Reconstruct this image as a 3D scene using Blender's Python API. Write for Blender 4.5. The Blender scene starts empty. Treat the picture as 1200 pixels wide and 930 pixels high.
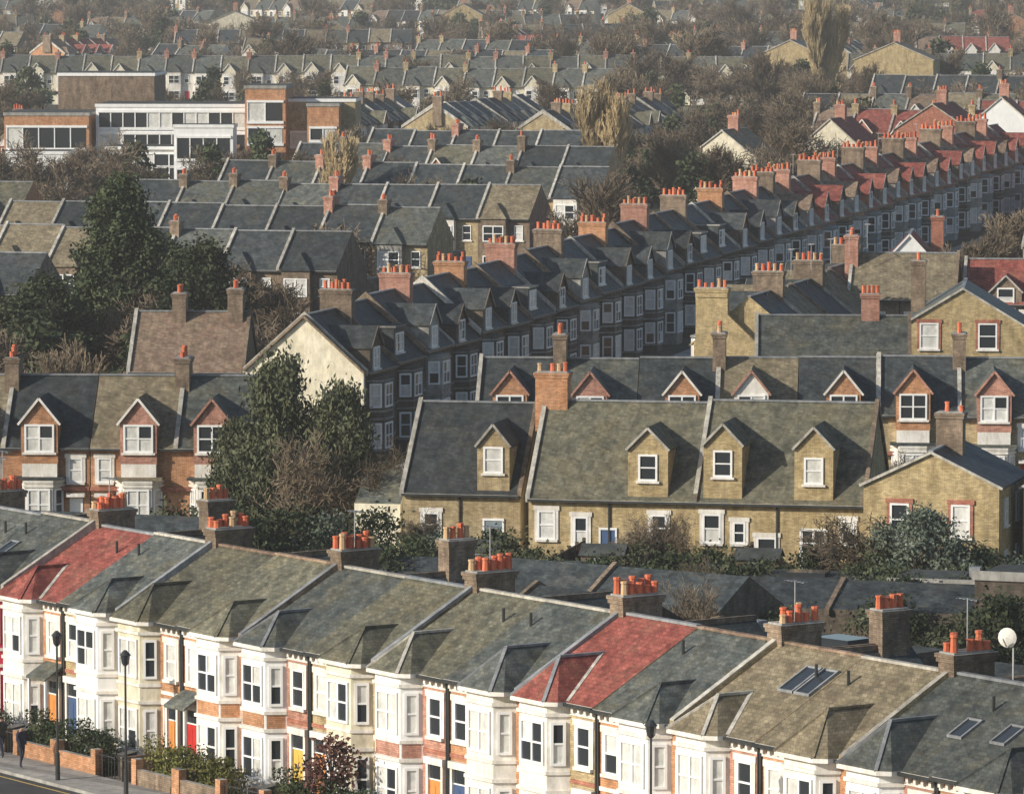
import bpy, math, random
import numpy as np
from mathutils import Vector, Matrix
rnd=random.Random(7)
sc=bpy.context.scene
sc.view_settings.view_transform='Standard'
try: sc.view_settings.look='None'
except Exception: pass
sc.view_settings.exposure=0

# ---------------------------------------------------------------- materials
MATS={}
def newmat(name):
    m=bpy.data.materials.new(name); m.use_nodes=True
    nt=m.node_tree; b=nt.nodes['Principled BSDF']
    MATS[name]=m
    return m,nt,b
def N(nt,t,**k):
    n=nt.nodes.new(t)
    for a,v in k.items(): setattr(n,a,v)
    return n
def surf(name,c1,c2,rough=.85,scale=1.2,brick=None,rand=.25,dirt=.35,mortar=None,spec=.3,fine=14,moss=0):
    m,nt,b=newmat(name); L=nt.links
    tc=N(nt,'ShaderNodeTexCoord'); oi=N(nt,'ShaderNodeObjectInfo')
    add=N(nt,'ShaderNodeVectorMath',operation='ADD')
    comb=N(nt,'ShaderNodeCombineXYZ')
    mul=N(nt,'ShaderNodeMath',operation='MULTIPLY'); mul.inputs[1].default_value=91.
    L.new(oi.outputs['Random'],mul.inputs[0])
    for i in range(3): L.new(mul.outputs[0],comb.inputs[i])
    L.new(tc.outputs['Object'],add.inputs[0]); L.new(comb.outputs[0],add.inputs[1])
    n1=N(nt,'ShaderNodeTexNoise'); n1.inputs['Scale'].default_value=scale; n1.inputs['Detail'].default_value=3
    n1.inputs['Roughness'].default_value=.65
    L.new(add.outputs[0],n1.inputs['Vector'])
    r1=N(nt,'ShaderNodeMapRange'); r1.inputs[1].default_value=.35; r1.inputs[2].default_value=.65
    L.new(n1.outputs['Fac'],r1.inputs[0])
    mx=N(nt,'ShaderNodeMix',data_type='RGBA'); mx.inputs[6].default_value=(*c1,1); mx.inputs[7].default_value=(*c2,1)
    L.new(r1.outputs[0],mx.inputs[0]); col=mx.outputs[2]
    if moss:
        n3=N(nt,'ShaderNodeTexNoise'); n3.inputs['Scale'].default_value=.55; n3.inputs['Detail'].default_value=4; n3.inputs['Roughness'].default_value=.75
        L.new(add.outputs[0],n3.inputs['Vector'])
        r3_=N(nt,'ShaderNodeMapRange'); r3_.inputs[1].default_value=.5; r3_.inputs[2].default_value=.64; r3_.inputs[4].default_value=moss
        L.new(n3.outputs['Fac'],r3_.inputs[0])
        m3=N(nt,'ShaderNodeMix',data_type='RGBA'); m3.inputs[7].default_value=(.185,.16,.095,1)
        L.new(r3_.outputs[0],m3.inputs[0]); L.new(col,m3.inputs[6]); col=m3.outputs[2]
    if brick:
        sp=N(nt,'ShaderNodeSeparateXYZ'); L.new(tc.outputs['Object'],sp.inputs[0])
        ad=N(nt,'ShaderNodeMath',operation='ADD'); L.new(sp.outputs[0],ad.inputs[0]); L.new(sp.outputs[1],ad.inputs[1])
        cb=N(nt,'ShaderNodeCombineXYZ'); L.new(ad.outputs[0],cb.inputs[0])
        zm=N(nt,'ShaderNodeMath',operation='MULTIPLY'); zm.inputs[1].default_value=brick[2]
        L.new(sp.outputs[2],zm.inputs[0]); L.new(zm.outputs[0],cb.inputs[1])
        bt=N(nt,'ShaderNodeTexBrick'); bt.inputs['Scale'].default_value=1
        bt.inputs['Brick Width'].default_value=brick[0]; bt.inputs['Row Height'].default_value=brick[1]
        bt.inputs['Mortar Size'].default_value=brick[3]
        bt.inputs['Color1'].default_value=(.68,.68,.68,1); bt.inputs['Color2'].default_value=(1.26,1.26,1.26,1)
        mo=mortar if mortar else (.5,.5,.5)
        bt.inputs['Mortar'].default_value=(*mo,1)
        L.new(cb.outputs[0],bt.inputs['Vector'])
        mm=N(nt,'ShaderNodeMix',data_type='RGBA',blend_type='MULTIPLY'); mm.inputs[0].default_value=.8
        L.new(col,mm.inputs[6]); L.new(bt.outputs['Color'],mm.inputs[7]); col=mm.outputs[2]
    mp=N(nt,'ShaderNodeMapping'); mp.inputs['Scale'].default_value=(fine*.16,fine*.16,fine*.05)
    L.new(add.outputs[0],mp.inputs[0])
    n2=N(nt,'ShaderNodeTexNoise'); n2.inputs['Scale'].default_value=1; n2.inputs['Detail'].default_value=4; n2.inputs['Roughness'].default_value=.78
    L.new(mp.outputs[0],n2.inputs['Vector'])
    r2=N(nt,'ShaderNodeMapRange'); r2.inputs[1].default_value=.3; r2.inputs[2].default_value=.7
    r2.inputs[3].default_value=1-dirt; r2.inputs[4].default_value=1+dirt*.45
    L.new(n2.outputs['Fac'],r2.inputs[0])
    rr=N(nt,'ShaderNodeMapRange'); rr.inputs[3].default_value=1-rand; rr.inputs[4].default_value=1+rand
    L.new(oi.outputs['Random'],rr.inputs[0])
    mv=N(nt,'ShaderNodeMath',operation='MULTIPLY'); L.new(r2.outputs[0],mv.inputs[0]); L.new(rr.outputs[0],mv.inputs[1])
    hs=N(nt,'ShaderNodeHueSaturation'); L.new(col,hs.inputs['Color']); L.new(mv.outputs[0],hs.inputs['Value'])
    L.new(hs.outputs[0],b.inputs['Base Color'])
    b.inputs['Roughness'].default_value=rough
    b.inputs['Specular IOR Level'].default_value=spec
    return m
SL=(.27,.21,2.1,.012); BR=(.23,.078,1,.008)
surf('slate',(.075,.087,.082),(.145,.152,.133),brick=SL,rough=.6,rand=.28,dirt=.55,moss=.45)
surf('slate_green',(.105,.105,.078),(.18,.17,.12),brick=SL,rough=.75,rand=.2,dirt=.55,moss=.7)
surf('slate_dark',(.032,.040,.044),(.068,.078,.080),brick=SL,rough=.65,rand=.3,dirt=.55,moss=.15)
surf('tile_brown',(.18,.145,.095),(.28,.235,.155),brick=SL,rand=.14,dirt=.5,moss=.6)
surf('tile_pink',(.22,.145,.105),(.29,.21,.15),brick=SL,rand=.2,dirt=.5,moss=.45)
surf('tile_red',(.22,.058,.048),(.34,.105,.08),brick=SL,rand=.16,dirt=.5,moss=.25)
surf('brick_stock',(.38,.29,.16),(.50,.395,.235),brick=BR,rand=.18,dirt=.4)
surf('brick_yellow',(.39,.295,.15),(.51,.40,.225),brick=BR,rand=.1,dirt=.42)
surf('brick_orange',(.45,.22,.11),(.55,.30,.17),brick=BR,rand=.2,dirt=.35)
surf('brick_red',(.36,.135,.09),(.45,.20,.135),brick=BR,rand=.15,dirt=.35)
surf('brick_pink',(.44,.215,.155),(.52,.285,.215),brick=BR,rand=.2,dirt=.4)
surf('brick_brown',(.19,.14,.10),(.28,.21,.15),brick=BR,rand=.25,dirt=.55)
surf('brick_dark',(.095,.075,.058),(.15,.12,.09),brick=BR,rand=.25,dirt=.55)
surf('stone_white',(.68,.64,.57),(.80,.77,.72),rand=.1,dirt=.3)
surf('stone_grimy',(.20,.195,.18),(.34,.325,.30),rand=.3,dirt=.45)
surf('paint_white',(.76,.76,.75),(.82,.82,.81),rand=.04,dirt=.12,rough=.5)
surf('render_cream',(.62,.56,.42),(.72,.67,.53),rand=.12,dirt=.35)
surf('parapet',(.38,.36,.315),(.52,.49,.43),rand=.3,dirt=.55)
surf('lead',(.19,.20,.21),(.29,.30,.31),rand=.2,dirt=.4,rough=.6)
surf('pot',(.56,.13,.065),(.68,.20,.10),rand=.15,dirt=.35)
surf('pot_buff',(.5,.33,.18),(.6,.42,.25),rand=.12,dirt=.25)
surf('curtain',(.55,.55,.52),(.70,.69,.65),rand=.15,dirt=.25,rough=.35,spec=.5,scale=3)
surf('felt',(.04,.045,.044),(.08,.085,.082),rand=.3,dirt=.5,rough=.9)
surf('concrete',(.27,.26,.24),(.37,.36,.33),rand=.1,dirt=.4)
surf('paving',(.26,.25,.235),(.36,.345,.32),brick=(.9,.6,1,.015),rand=.05,dirt=.3)
surf('asphalt',(.045,.046,.048),(.07,.07,.072),rand=.0,dirt=.3,scale=.5)
surf('ground_soil',(.03,.035,.02),(.085,.075,.048),rand=.0,dirt=.6,scale=.22)
surf('metal_dark',(.03,.035,.035),(.05,.05,.05),rand=.1,dirt=.2,rough=.4)
surf('metal_grey',(.35,.35,.35),(.42,.42,.42),rand=.1,dirt=.2,rough=.4)
surf('bark',(.10,.08,.055),(.16,.125,.09),rand=.2,dirt=.4)
surf('fence_wood',(.10,.08,.055),(.17,.13,.09),rand=.2,dirt=.5,brick=(.14,3,1,.01))
surf('blue_grey',(.20,.25,.28),(.26,.32,.35),rand=.2,dirt=.2)
for nm,c in dict(door_orange=(.58,.24,.07),door_red=(.45,.035,.03),door_yellow=(.58,.40,.09),door_green=(.05,.14,.09),door_blue=(.06,.10,.2),paint_magenta=(.43,.035,.08)).items():
    surf(nm,c,tuple(x*1.15 for x in c),rand=.05,dirt=.15,rough=.4)
m,nt,b=newmat('glass'); b.inputs['Base Color'].default_value=(.03,.035,.04,1); b.inputs['Roughness'].default_value=.12
b.inputs['Specular IOR Level'].default_value=.8
def leafmat(name,c1,c2,c3):
    m,nt,b=newmat(name); L=nt.links
    g=N(nt,'ShaderNodeNewGeometry'); tc=N(nt,'ShaderNodeTexCoord'); oi=N(nt,'ShaderNodeObjectInfo')
    n=N(nt,'ShaderNodeTexNoise'); n.inputs['Scale'].default_value=.55; n.inputs['Detail'].default_value=1
    L.new(tc.outputs['Object'],n.inputs['Vector'])
    a=N(nt,'ShaderNodeMath',operation='MULTIPLY_ADD'); a.inputs[1].default_value=.45
    L.new(g.outputs['Random Per Island'],a.inputs[0])
    mr=N(nt,'ShaderNodeMapRange'); mr.inputs[1].default_value=.3; mr.inputs[2].default_value=.7; mr.inputs[3].default_value=0; mr.inputs[4].default_value=.55
    L.new(n.outputs['Fac'],mr.inputs[0]); L.new(mr.outputs[0],a.inputs[2])
    cr=N(nt,'ShaderNodeValToRGB'); cr.color_ramp.elements[0].color=(*c1,1); cr.color_ramp.elements[1].color=(*c3,1)
    e=cr.color_ramp.elements.new(.5); e.color=(*c2,1)
    L.new(a.outputs[0],cr.inputs[0])
    hs=N(nt,'ShaderNodeHueSaturation'); rr=N(nt,'ShaderNodeMapRange'); rr.inputs[3].default_value=.7; rr.inputs[4].default_value=1.3
    L.new(oi.outputs['Random'],rr.inputs[0]); L.new(rr.outputs[0],hs.inputs['Value']); L.new(cr.outputs[0],hs.inputs['Color'])
    L.new(hs.outputs[0],b.inputs['Base Color']); b.inputs['Roughness'].default_value=.8; b.inputs['Specular IOR Level'].default_value=.2
leafmat('leaf_dark',(.02,.032,.015),(.045,.06,.028),(.085,.10,.05))
leafmat('leaf_olive',(.045,.055,.028),(.08,.09,.048),(.135,.14,.08))
leafmat('leaf_grey',(.07,.09,.07),(.13,.16,.12),(.24,.27,.21))
leafmat('leaf_lime',(.07,.08,.02),(.13,.13,.04),(.22,.2,.07))
leafmat('leaf_rust',(.09,.04,.035),(.14,.065,.055),(.19,.11,.08))
leafmat('twig_brown',(.09,.068,.046),(.155,.12,.082),(.24,.19,.135))
leafmat('twig_tan',(.32,.24,.13),(.46,.36,.21),(.58,.47,.29))

# ---------------------------------------------------------------- terrain
TY=[-600,340,440,600,900,1550,2200,3200,6000]
TZ=[0,0,2,4.5,6,9,18,42,70]
def g(y): return float(np.interp(y,TY,TZ))

# ---------------------------------------------------------------- mesh builder
class MB:
    def __init__(s): s.v=[];s.f=[];s.m=[];s.M=None
    def P(s,p):
        if s.M is not None: p=s.M@Vector(p)
        s.v.append((p[0],p[1],p[2])); return len(s.v)-1
    def face(s,pts,mat): s.f.append([s.P(p) for p in pts]); s.m.append(mat)
    def box(s,x0,x1,y0,y1,z0,z1,mat,top=None):
        i=[s.P(p) for p in ((x0,y0,z0),(x1,y0,z0),(x1,y1,z0),(x0,y1,z0),(x0,y0,z1),(x1,y0,z1),(x1,y1,z1),(x0,y1,z1))]
        for q in ((0,1,5,4),(1,2,6,5),(2,3,7,6),(3,0,4,7),(4,5,6,7),(3,2,1,0)):
            s.f.append([i[k] for k in q]); s.m.append(mat)
        if top: s.m[-2]=top
    def profx(s,pts,x0,x1,mats,cap):
        n=len(pts)
        a=[s.P((x0,p[0],p[1])) for p in pts]; b=[s.P((x1,p[0],p[1])) for p in pts]
        for i in range(n):
            j=(i+1)%n; mt=mats[i] if isinstance(mats,(list,tuple)) else mats
            if mt: s.f.append([a[i],b[i],b[j],a[j]]); s.m.append(mt)
        if cap: s.f.append(a[:]); s.m.append(cap); s.f.append(b[::-1]); s.m.append(cap)
    def profy(s,pts,y0,y1,mats,cap):
        n=len(pts)
        a=[s.P((p[0],y0,p[1])) for p in pts]; b=[s.P((p[0],y1,p[1])) for p in pts]
        for i in range(n):
            j=(i+1)%n; mt=mats[i] if isinstance(mats,(list,tuple)) else mats
            if mt: s.f.append([a[i],b[i],b[j],a[j]]); s.m.append(mt)
        if cap: s.f.append(a[:]); s.m.append(cap); s.f.append(b[::-1]); s.m.append(cap)
    def profz(s,pts,z0,z1,mat,top=None):
        n=len(pts)
        a=[s.P((p[0],p[1],z0)) for p in pts]; b=[s.P((p[0],p[1],z1)) for p in pts]
        for i in range(n):
            j=(i+1)%n; s.f.append([a[i],a[j],b[j],b[i]]); s.m.append(mat)
        s.f.append(b[:]); s.m.append(top or mat); s.f.append(a[::-1]); s.m.append(mat)
    def beam(s,p,q,w,h,mat):
        p=Vector(p);q=Vector(q);d=(q-p).normalized()
        sd=d.cross(Vector((0,0,1)))
        if sd.length<1e-3: sd=Vector((1,0,0))
        sd.normalize(); up=sd.cross(d)
        sd=sd*w*.5; up=up*h*.5
        i=[s.P(x) for x in (p-sd-up,p+sd-up,p+sd+up,p-sd+up,q-sd-up,q+sd-up,q+sd+up,q-sd+up)]
        for k in ((0,1,5,4),(1,2,6,5),(2,3,7,6),(3,0,4,7),(3,2,1,0),(4,5,6,7)):
            s.f.append([i[a] for a in k]); s.m.append(mat)
    def cyl(s,x,y,z0,z1,r0,r1,mat,n=8,cap=True):
        a=[s.P((x+r0*math.cos(2*math.pi*k/n),y+r0*math.sin(2*math.pi*k/n),z0)) for k in range(n)]
        b=[s.P((x+r1*math.cos(2*math.pi*k/n),y+r1*math.sin(2*math.pi*k/n),z1)) for k in range(n)]
        for k in range(n):
            s.f.append([a[k],a[(k+1)%n],b[(k+1)%n],b[k]]); s.m.append(mat)
        if cap: s.f.append(b); s.m.append(mat)
    def frame(s,o,ang):
        s.M=Matrix.Translation(Vector(o))@Matrix.Rotation(ang,4,'Z')
    def mesh(s,name,mirror=None):
        v=s.v; f=s.f
        if mirror is not None:
            v=[(mirror-p[0],p[1],p[2]) for p in v]; f=[q[::-1] for q in f]
        me=bpy.data.meshes.new(name); me.from_pydata(v,[],f)
        us=sorted(set(s.m)); ix={n:i for i,n in enumerate(us)}
        for n in us: me.materials.append(MATS[n])
        me.polygons.foreach_set('material_index',[ix[k] for k in s.m]); me.update()
        return me
def put(me,name,x,y,z=None,rot=0,scale=None):
    o=bpy.data.objects.new(name,me); sc.collection.objects.link(o)
    o.location=(x,y,g(y) if z is None else z); o.rotation_euler=(0,0,rot)
    if scale: o.scale=scale if isinstance(scale,tuple) else (scale,)*3
    return o

# ---------------------------------------------------------------- building parts (facade faces -Y)
def win(mb,cx,z0,w,h,y=0,fr='paint_white',gl=None,nx=1,fw=.08,sill=True,sur=None,rail=True,R=rnd,cur=.35):
    x0=cx-w/2;x1=cx+w/2;z1=z0+h
    if sur:
        mb.box(x0-.16,x0-.002,y-.06,y+.02,z0,z1,sur); mb.box(x1+.002,x1+.16,y-.06,y+.02,z0,z1,sur)
        mb.box(x0-.22,x1+.22,y-.09,y+.02,z1+.002,z1+.24,sur)
    def gm(): return gl or ('curtain' if R.random()<cur else 'glass')
    zm=z0+h*.5
    for k in range(nx):
        a=x0+w*k/nx; b_=x0+w*(k+1)/nx
        mb.face([(a,y-.012,z0),(b_,y-.012,z0),(b_,y-.012,zm),(a,y-.012,zm)],gm())
        mb.face([(a,y-.012,zm),(b_,y-.012,zm),(b_,y-.012,z1),(a,y-.012,z1)],gm() if R.random()<.5 else mb.m[-1])
    mb.box(x0,x0+fw,y-.08,y+.01,z0,z1,fr); mb.box(x1-fw,x1,y-.08,y+.01,z0,z1,fr)
    mb.box(x0+fw,x1-fw,y-.08,y+.01,z1-fw,z1,fr); mb.box(x0+fw,x1-fw,y-.08,y+.01,z0,z0+fw,fr)
    if rail: mb.box(x0+fw,x1-fw,y-.06,y+.01,zm-.035,zm+.035,fr)
    for k in range(1,nx):
        c=x0+w*k/nx; mb.box(c-.05,c+.05,y-.066,y+.01,z0+fw,z1-fw,fr)
    if sill: mb.box(x0-.12,x1+.12,y-.16,y+.02,z0-.12,z0-.003,'stone_white')
def chimney(mb,x0,x1,y0,y1,z0,z1,n=5,mat='brick_brown',pot='pot',rows=1,R=rnd):
    mb.box(x0,x1,y0,y1,z0,z1-.35,mat)
    mb.box(x0-.06,x1+.06,y0-.06,y1+.06,z1-.35,z1-.2,mat)
    mb.box(x0-.1,x1+.1,y0-.1,y1+.1,z1-.2,z1-.06,mat,top='concrete')
    mb.box(x0+.02,x1-.02,y0+.02,y1-.02,z1-.06,z1,'concrete')
    along_y=(y1-y0)>=(x1-x0)
    for r in range(rows):
        for k in range(n):
            if R.random()<.13: continue
            t=(k+.5+R.uniform(-.1,.1))/n; s_=(r+.5)/rows
            px,py=(x0+(x1-x0)*s_, y0+(y1-y0)*t) if along_y else (x0+(x1-x0)*t, y0+(y1-y0)*s_)
            h=R.choice([.3,.42,.5,.5,.62]); pt=pot if R.random()<.85 else 'pot_buff'
            mb.cyl(px,py,z1,z1+h*.85,.14,.115,pt,7,False); mb.cyl(px,py,z1+h*.85,z1+h,.15,.14,pt,7,True)
def aerial(mb,x,y,z0,h):
    mb.beam((x,y,z0),(x,y,z0+h),.035,.035,'metal_grey')
    mb.beam((x-.5,y,z0+h-.05),(x+.5,y,z0+h-.05),.025,.025,'metal_grey')
    for k in range(5): mb.beam((x-.45+.2*k,y-.22,z0+h-.03),(x-.45+.2*k,y+.22,z0+h-.03),.018,.018,'metal_grey')
def mainroof(mb,W,D,E,R_,roof,wall,oh=.28,base=-1.5,ridge='lead',x0=0,capwall=None):
    sl=(R_-E)/(D/2)
    cw=capwall or wall
    mb.profx([(0,base),(D,base),(D,E-.1),(D/2,R_-.14),(0,E-.1)],x0,x0+W,[None,wall,None,None,wall],cw)
    e=E-oh*sl
    mb.profx([(-oh,e),(D/2,R_),(D+oh,e),(D+oh,e-.13),(D/2,R_-.13),(-oh,e-.13)],x0,x0+W,[roof,roof,'stone_white','felt','felt','stone_white'],wall)
    mb.beam((x0,D/2,R_+.02),(x0+W,D/2,R_+.02),.26,.1,ridge)
    mb.box(x0,x0+W,-oh-.12,-oh-.003,e-.13,e-.01,'metal_dark')
def gdormer(mb,x0,x1,yf,zb,ze,za,E,sl,wall,roof,barge='stone_white',oh=.16,cheek=None,back=None):
    c=(x0+x1)/2; yb=back if back else (za-E)/sl+.2
    mb.profy([(x0,zb),(x1,zb),(x1,ze),(c,za-.06),(x0,ze)],yf,yb,[None,cheek or wall,None,None,cheek or wall],wall)
    s2=(za-ze)/((x1-x0)/2); zo=ze-oh*s2
    for sg in (-1,1):
        xe=(x0-oh) if sg<0 else (x1+oh)
        pts=[(c,za+.02),(xe,zo+.02),(xe,zo-.08),(c,za-.08)]
        mb.profy(pts,yf-.14,yb,roof,roof)
        if barge: mb.beam((xe,yf-.17,zo-.02),(c,yf-.17,za-.02),.05,.13,barge)
def fdormer(mb,x0,x1,yf,z0,z1,E,sl,roof):
    yb=(z1-E)/sl+.1
    mb.box(x0,x1,yf,yb,z0,z1,'slate_dark',top='felt'); mb.box(x0-.1,x1+.1,yf-.15,yb,z1,z1+.12,'stone_grimy',top='felt')
def partywall(mb,x,D,E,R_,mat='parapet',h=.25,oh=.25,w=.24):
    sl=(R_-E)/(D/2); e=E-oh*sl
    mb.profx([(-oh-.03,e-.2),(-oh-.03,e+h*.8),(D/2,R_+h),(D+oh,e+h*.8),(D+oh,e-.2),(D/2,R_-.3)],x-w/2,x+w/2,mat,mat)

def bay(mb,x0,x1,yp,z1,wall,cant=.5,storeys=((.75,1.75),(3.75,1.6)),panel=None,R=rnd,bands=(2.72,3.42,5.55),fr='paint_white',band='stone_white',cur=.35,fw=.075):
    pts=[(x0,0.05),(x0,0),(x0+cant,-yp),(x1-cant,-yp),(x1,0),(x1,.05)]
    mb.profz(pts,-1.2,z1,wall)
    for a,b_ in ((1,2),(2,3),(3,4)):
        p=Vector(pts[a]+(0,)); q=Vector(pts[b_]+(0,)); d=q-p; w=d.length
        mb.frame(p,math.atan2(d.y,d.x))
        for (z0,h) in storeys:
            nn=2 if a==2 else 1
            win(mb,w/2,z0,w-.28,h,0,nx=nn,fw=fw,R=R,fr=fr,sill=False,gl=None,cur=cur)
        if panel: mb.box(.06,w-.06,-.015,.02,bands[0]+.15,bands[1]-.02,panel)
        mb.M=None
    def off(o): return [(x0-o,.04),(x0-o,-.03),(x0+cant-o*.5,-yp-o),(x1-cant+o*.5,-yp-o),(x1+o,-.03),(x1+o,.04)]
    for k,zb in enumerate(bands): mb.profz(off(.10 if k!=1 else .07),zb,zb+.13,band)
    mb.profz(off(.06),storeys[0][0]-.16,storeys[0][0]-.04,band)

def house_A(seed,roof,brick='brick_orange',door='door_orange',mirror=False,chim=True,rearchim=False,skylights=False,bayc='stone_white',parap='parapet',panel=None):
    R=random.Random(seed); mb=MB(); W=4.805;D=9.;E=6.25;RR=8.7; sl=(RR-E)/(D/2)
    mainroof(mb,W,D,E,RR,roof,brick,ridge=R.choice(['lead','tile_pink','parapet']))
    bay(mb,.42,3.0,.72,E-.05,bayc,cant=.42,R=R,panel=panel,cur=R.choice([.45,.7,.9]),fw=.1)
    bx0,bx1,yf=.25,3.17,-1.0; bc=(bx0+bx1)/2; za=E+R.choice([1.05,1.2,1.3]); ze=E-.12
    P=(bc,.45,za); ym=(za-E)/sl
    Q=(bc,ym+.1,za+.01); A=(bx0,yf+.35,ze);A2=(bx0+.4,yf,ze);B2=(bx1-.4,yf,ze);B=(bx1,yf+.35,ze); ya=(ze-E)/sl
    A_=(bx0,ya-.02,ze);B_=(bx1,ya-.02,ze)
    mb.face([A2,B2,P],roof); mb.face([A,A2,P],roof); mb.face([B2,B,P],roof)
    mb.face([A_,A,P,Q],roof); mb.face([B,B_,Q,P],roof)
    mb.profz([(bx0+.02,0.),A[:2],A2[:2],B2[:2],B[:2],(bx1-.02,0.)],ze-.16,ze-.005,'stone_white')
    hm='parapet' if R.random()<.15 else ('lead' if R.random()<.3 else roof)
    mb.beam(A2,P,.13,.09,hm); mb.beam(B2,P,.13,.09,hm); mb.beam((bc,.45,za+.02),Q,.16,.09,hm)
    if R.random()<.3: mb.beam((bx1,ya,ze+.03),(bc,ym,za+.03),.16,.03,'parapet')
    for k in range(12):
        x=.1+k*.4
        if x>3.1: mb.box(x,x+.13,-.17,-.002,E-.5,E-.27,'stone_white')
    mb.box(3.08,W,-.06,-.001,E-.62,E-.51,'stone_white')
    mb.box(3.12,W-.002,-.05,-.001,3.15,3.3,R.choice(['stone_white','brick_red']))
    mb.box(0,.3,-.05,-.001,3.15,3.3,'stone_white')
    win(mb,3.95,3.8,.85,1.5,0,sur='stone_white',R=R,cur=.5)
    mb.box(3.42,3.56,-.14,-.001,0,2.75,'stone_white'); mb.box(4.42,4.56,-.14,-.001,0,2.75,'stone_white')
    mb.box(3.36,4.62,-.2,-.001,2.753,3.02,'stone_white')
    mb.box(3.56,4.42,-.03,-.001,.12,2.15,door)
    for k in (0,1):
        for z in (.35,1.25): mb.box(3.64+k*.39,3.95+k*.39,-.045,-.031,z,z+.7,door)
    mb.face([(3.56,-.02,2.2),(4.42,-.02,2.2),(4.42,-.02,2.75),(3.56,-.02,2.75)],'glass')
    mb.box(3.56,4.42,-.06,-.001,2.15,2.2,'paint_white')
    mb.box(3.3,4.7,-.9,-.15,-.3,.12,'paving')
    if R.random()<.3:
        mb.profx([(-.95,2.95),(-.0,3.5),(-.0,3.38),(-.95,2.85)],3.2,4.78,'slate','slate')
        for xx in (3.3,4.68): mb.beam((xx,-.85,0),(xx,-.85,2.9),.1,.1,'paint_white')
    mb.box(4.70,4.78,-.1,-.002,0,E-.3,'metal_dark')
    # soil pipe / replaced slates / small rooflight on the slope
    if R.random()<.5: mb.cyl(3.9,3.1,E+3.1*sl-.1,E+3.1*sl+.5,.06,.06,'metal_dark',6)
    if R.random()<.3 and not skylights:
        x=3.4;y0=1.6;y1=2.5
        mb.face([(x,y0,E+y0*sl+.05),(x+.6,y0,E+y0*sl+.05),(x+.6,y1,E+y1*sl+.05),(x,y1,E+y1*sl+.05)],'glass')
        for xa in (x-.08,x+.6): mb.beam((xa+.04,y0,E+y0*sl+.05),(xa+.04,y1,E+y1*sl+.05),.08,.1,'lead')
        for ya2 in (y0,y1): mb.beam((x-.08,ya2,E+ya2*sl+.05),(x+.68,ya2,E+ya2*sl+.05),.08,.1,'lead')
    if skylights:
        for k in (0,1):
            x=2.95+k*.95; y0=2.2;y1=3.5
            mb.face([(x,y0,E+y0*sl+.06),(x+.7,y0,E+y0*sl+.06),(x+.7,y1,E+y1*sl+.06),(x,y1,E+y1*sl+.06)],'glass')
            for xa in (x-.08,x+.7): mb.beam((xa+.04,y0,E+y0*sl+.06),(xa+.04,y1,E+y1*sl+.06),.08,.1,'lead')
            for ya2 in (y0,y1): mb.beam((x-.08,ya2,E+ya2*sl+.06),(x+.78,ya2,E+ya2*sl+.06),.08,.1,'lead')
    partywall(mb,0,D,E,RR,parap,h=R.choice([.12,.18,.26]))
    OE=4.9;OR=7.35;yb=D+5.2
    mb.profy([(1.9,-1.2),(W,-1.2),(W,OR-.1),(1.9,OE)],D-.3,yb,[None,'brick_brown',None,'brick_brown'],'brick_stock')
    mb.profy([(1.7,OE-.05),(W,OR),(W,OR-.12),(1.7,OE-.17)],D-.2,yb+.15,'slate_dark','slate_dark')
    mb.box(W-.13,W+.0,D,yb+.16,OR-.1,OR+.12,'brick_brown')
    if chim: chimney(mb,-.42,.42,4.25,6.05,E,9.4,5,R=R,rows=2)
    if rearchim: chimney(mb,W-.4,W+.4,yb-1.5,yb-.2,5.,8.8,4,R=R,mat='brick_brown')
    if R.random()<.6: aerial(mb,-.1,5.1,9.4,R.uniform(1.,1.9))
    return mb.mesh('terraced_house',W if mirror else None)

TD=(.569,-.822); TN=(-.822,-.569); TA=math.atan2(-.822,.569)
def FP(t,off=0,along=0): return (-21.5+5.47*t+TN[0]*off+TD[0]*along, 224.15-7.9*t+TN[1]*off+TD[1]*along)
roofs={-2:'slate',-1.5:'slate_green',-1:'slate',-.5:'slate',0:'tile_red',.5:'slate',1:'slate_green',1.5:'slate_green',2:'slate',2.5:'slate_green',3:'slate_green',3.5:'slate',4:'tile_red',4.5:'slate',5:'tile_brown',5.5:'tile_brown',6:'slate',6.5:'slate',7:'slate_green',7.5:'slate'}
doors=['door_orange','door_red','door_yellow','door_green','door_orange','door_blue']
k=0
for t,rf in sorted(roofs.items()):
    mir=(round(t*2)%2!=0)
    me=house_A(int(t*10)+100,rf,brick=rnd.choice(['brick_orange','brick_stock','brick_orange','brick_pink']),door=doors[k%6] if k%3 else 'door_orange',
        mirror=mir,chim=not mir,rearchim=(t in (1.5,4.5,-.5,6)),skylights=(t==5),
        bayc='paint_magenta' if t==-.5 else rnd.choice(['stone_white','render_cream','paint_white','stone_white']),parap=rnd.choice(['parapet','brick_brown','brick_stock','lead']),
        panel=rnd.choice([None,None,'brick_pink','brick_orange']))
    x,y=FP(t); put(me,'terraced_house',x,y,rnd.uniform(-.06,.06),TA); k+=1

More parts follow.
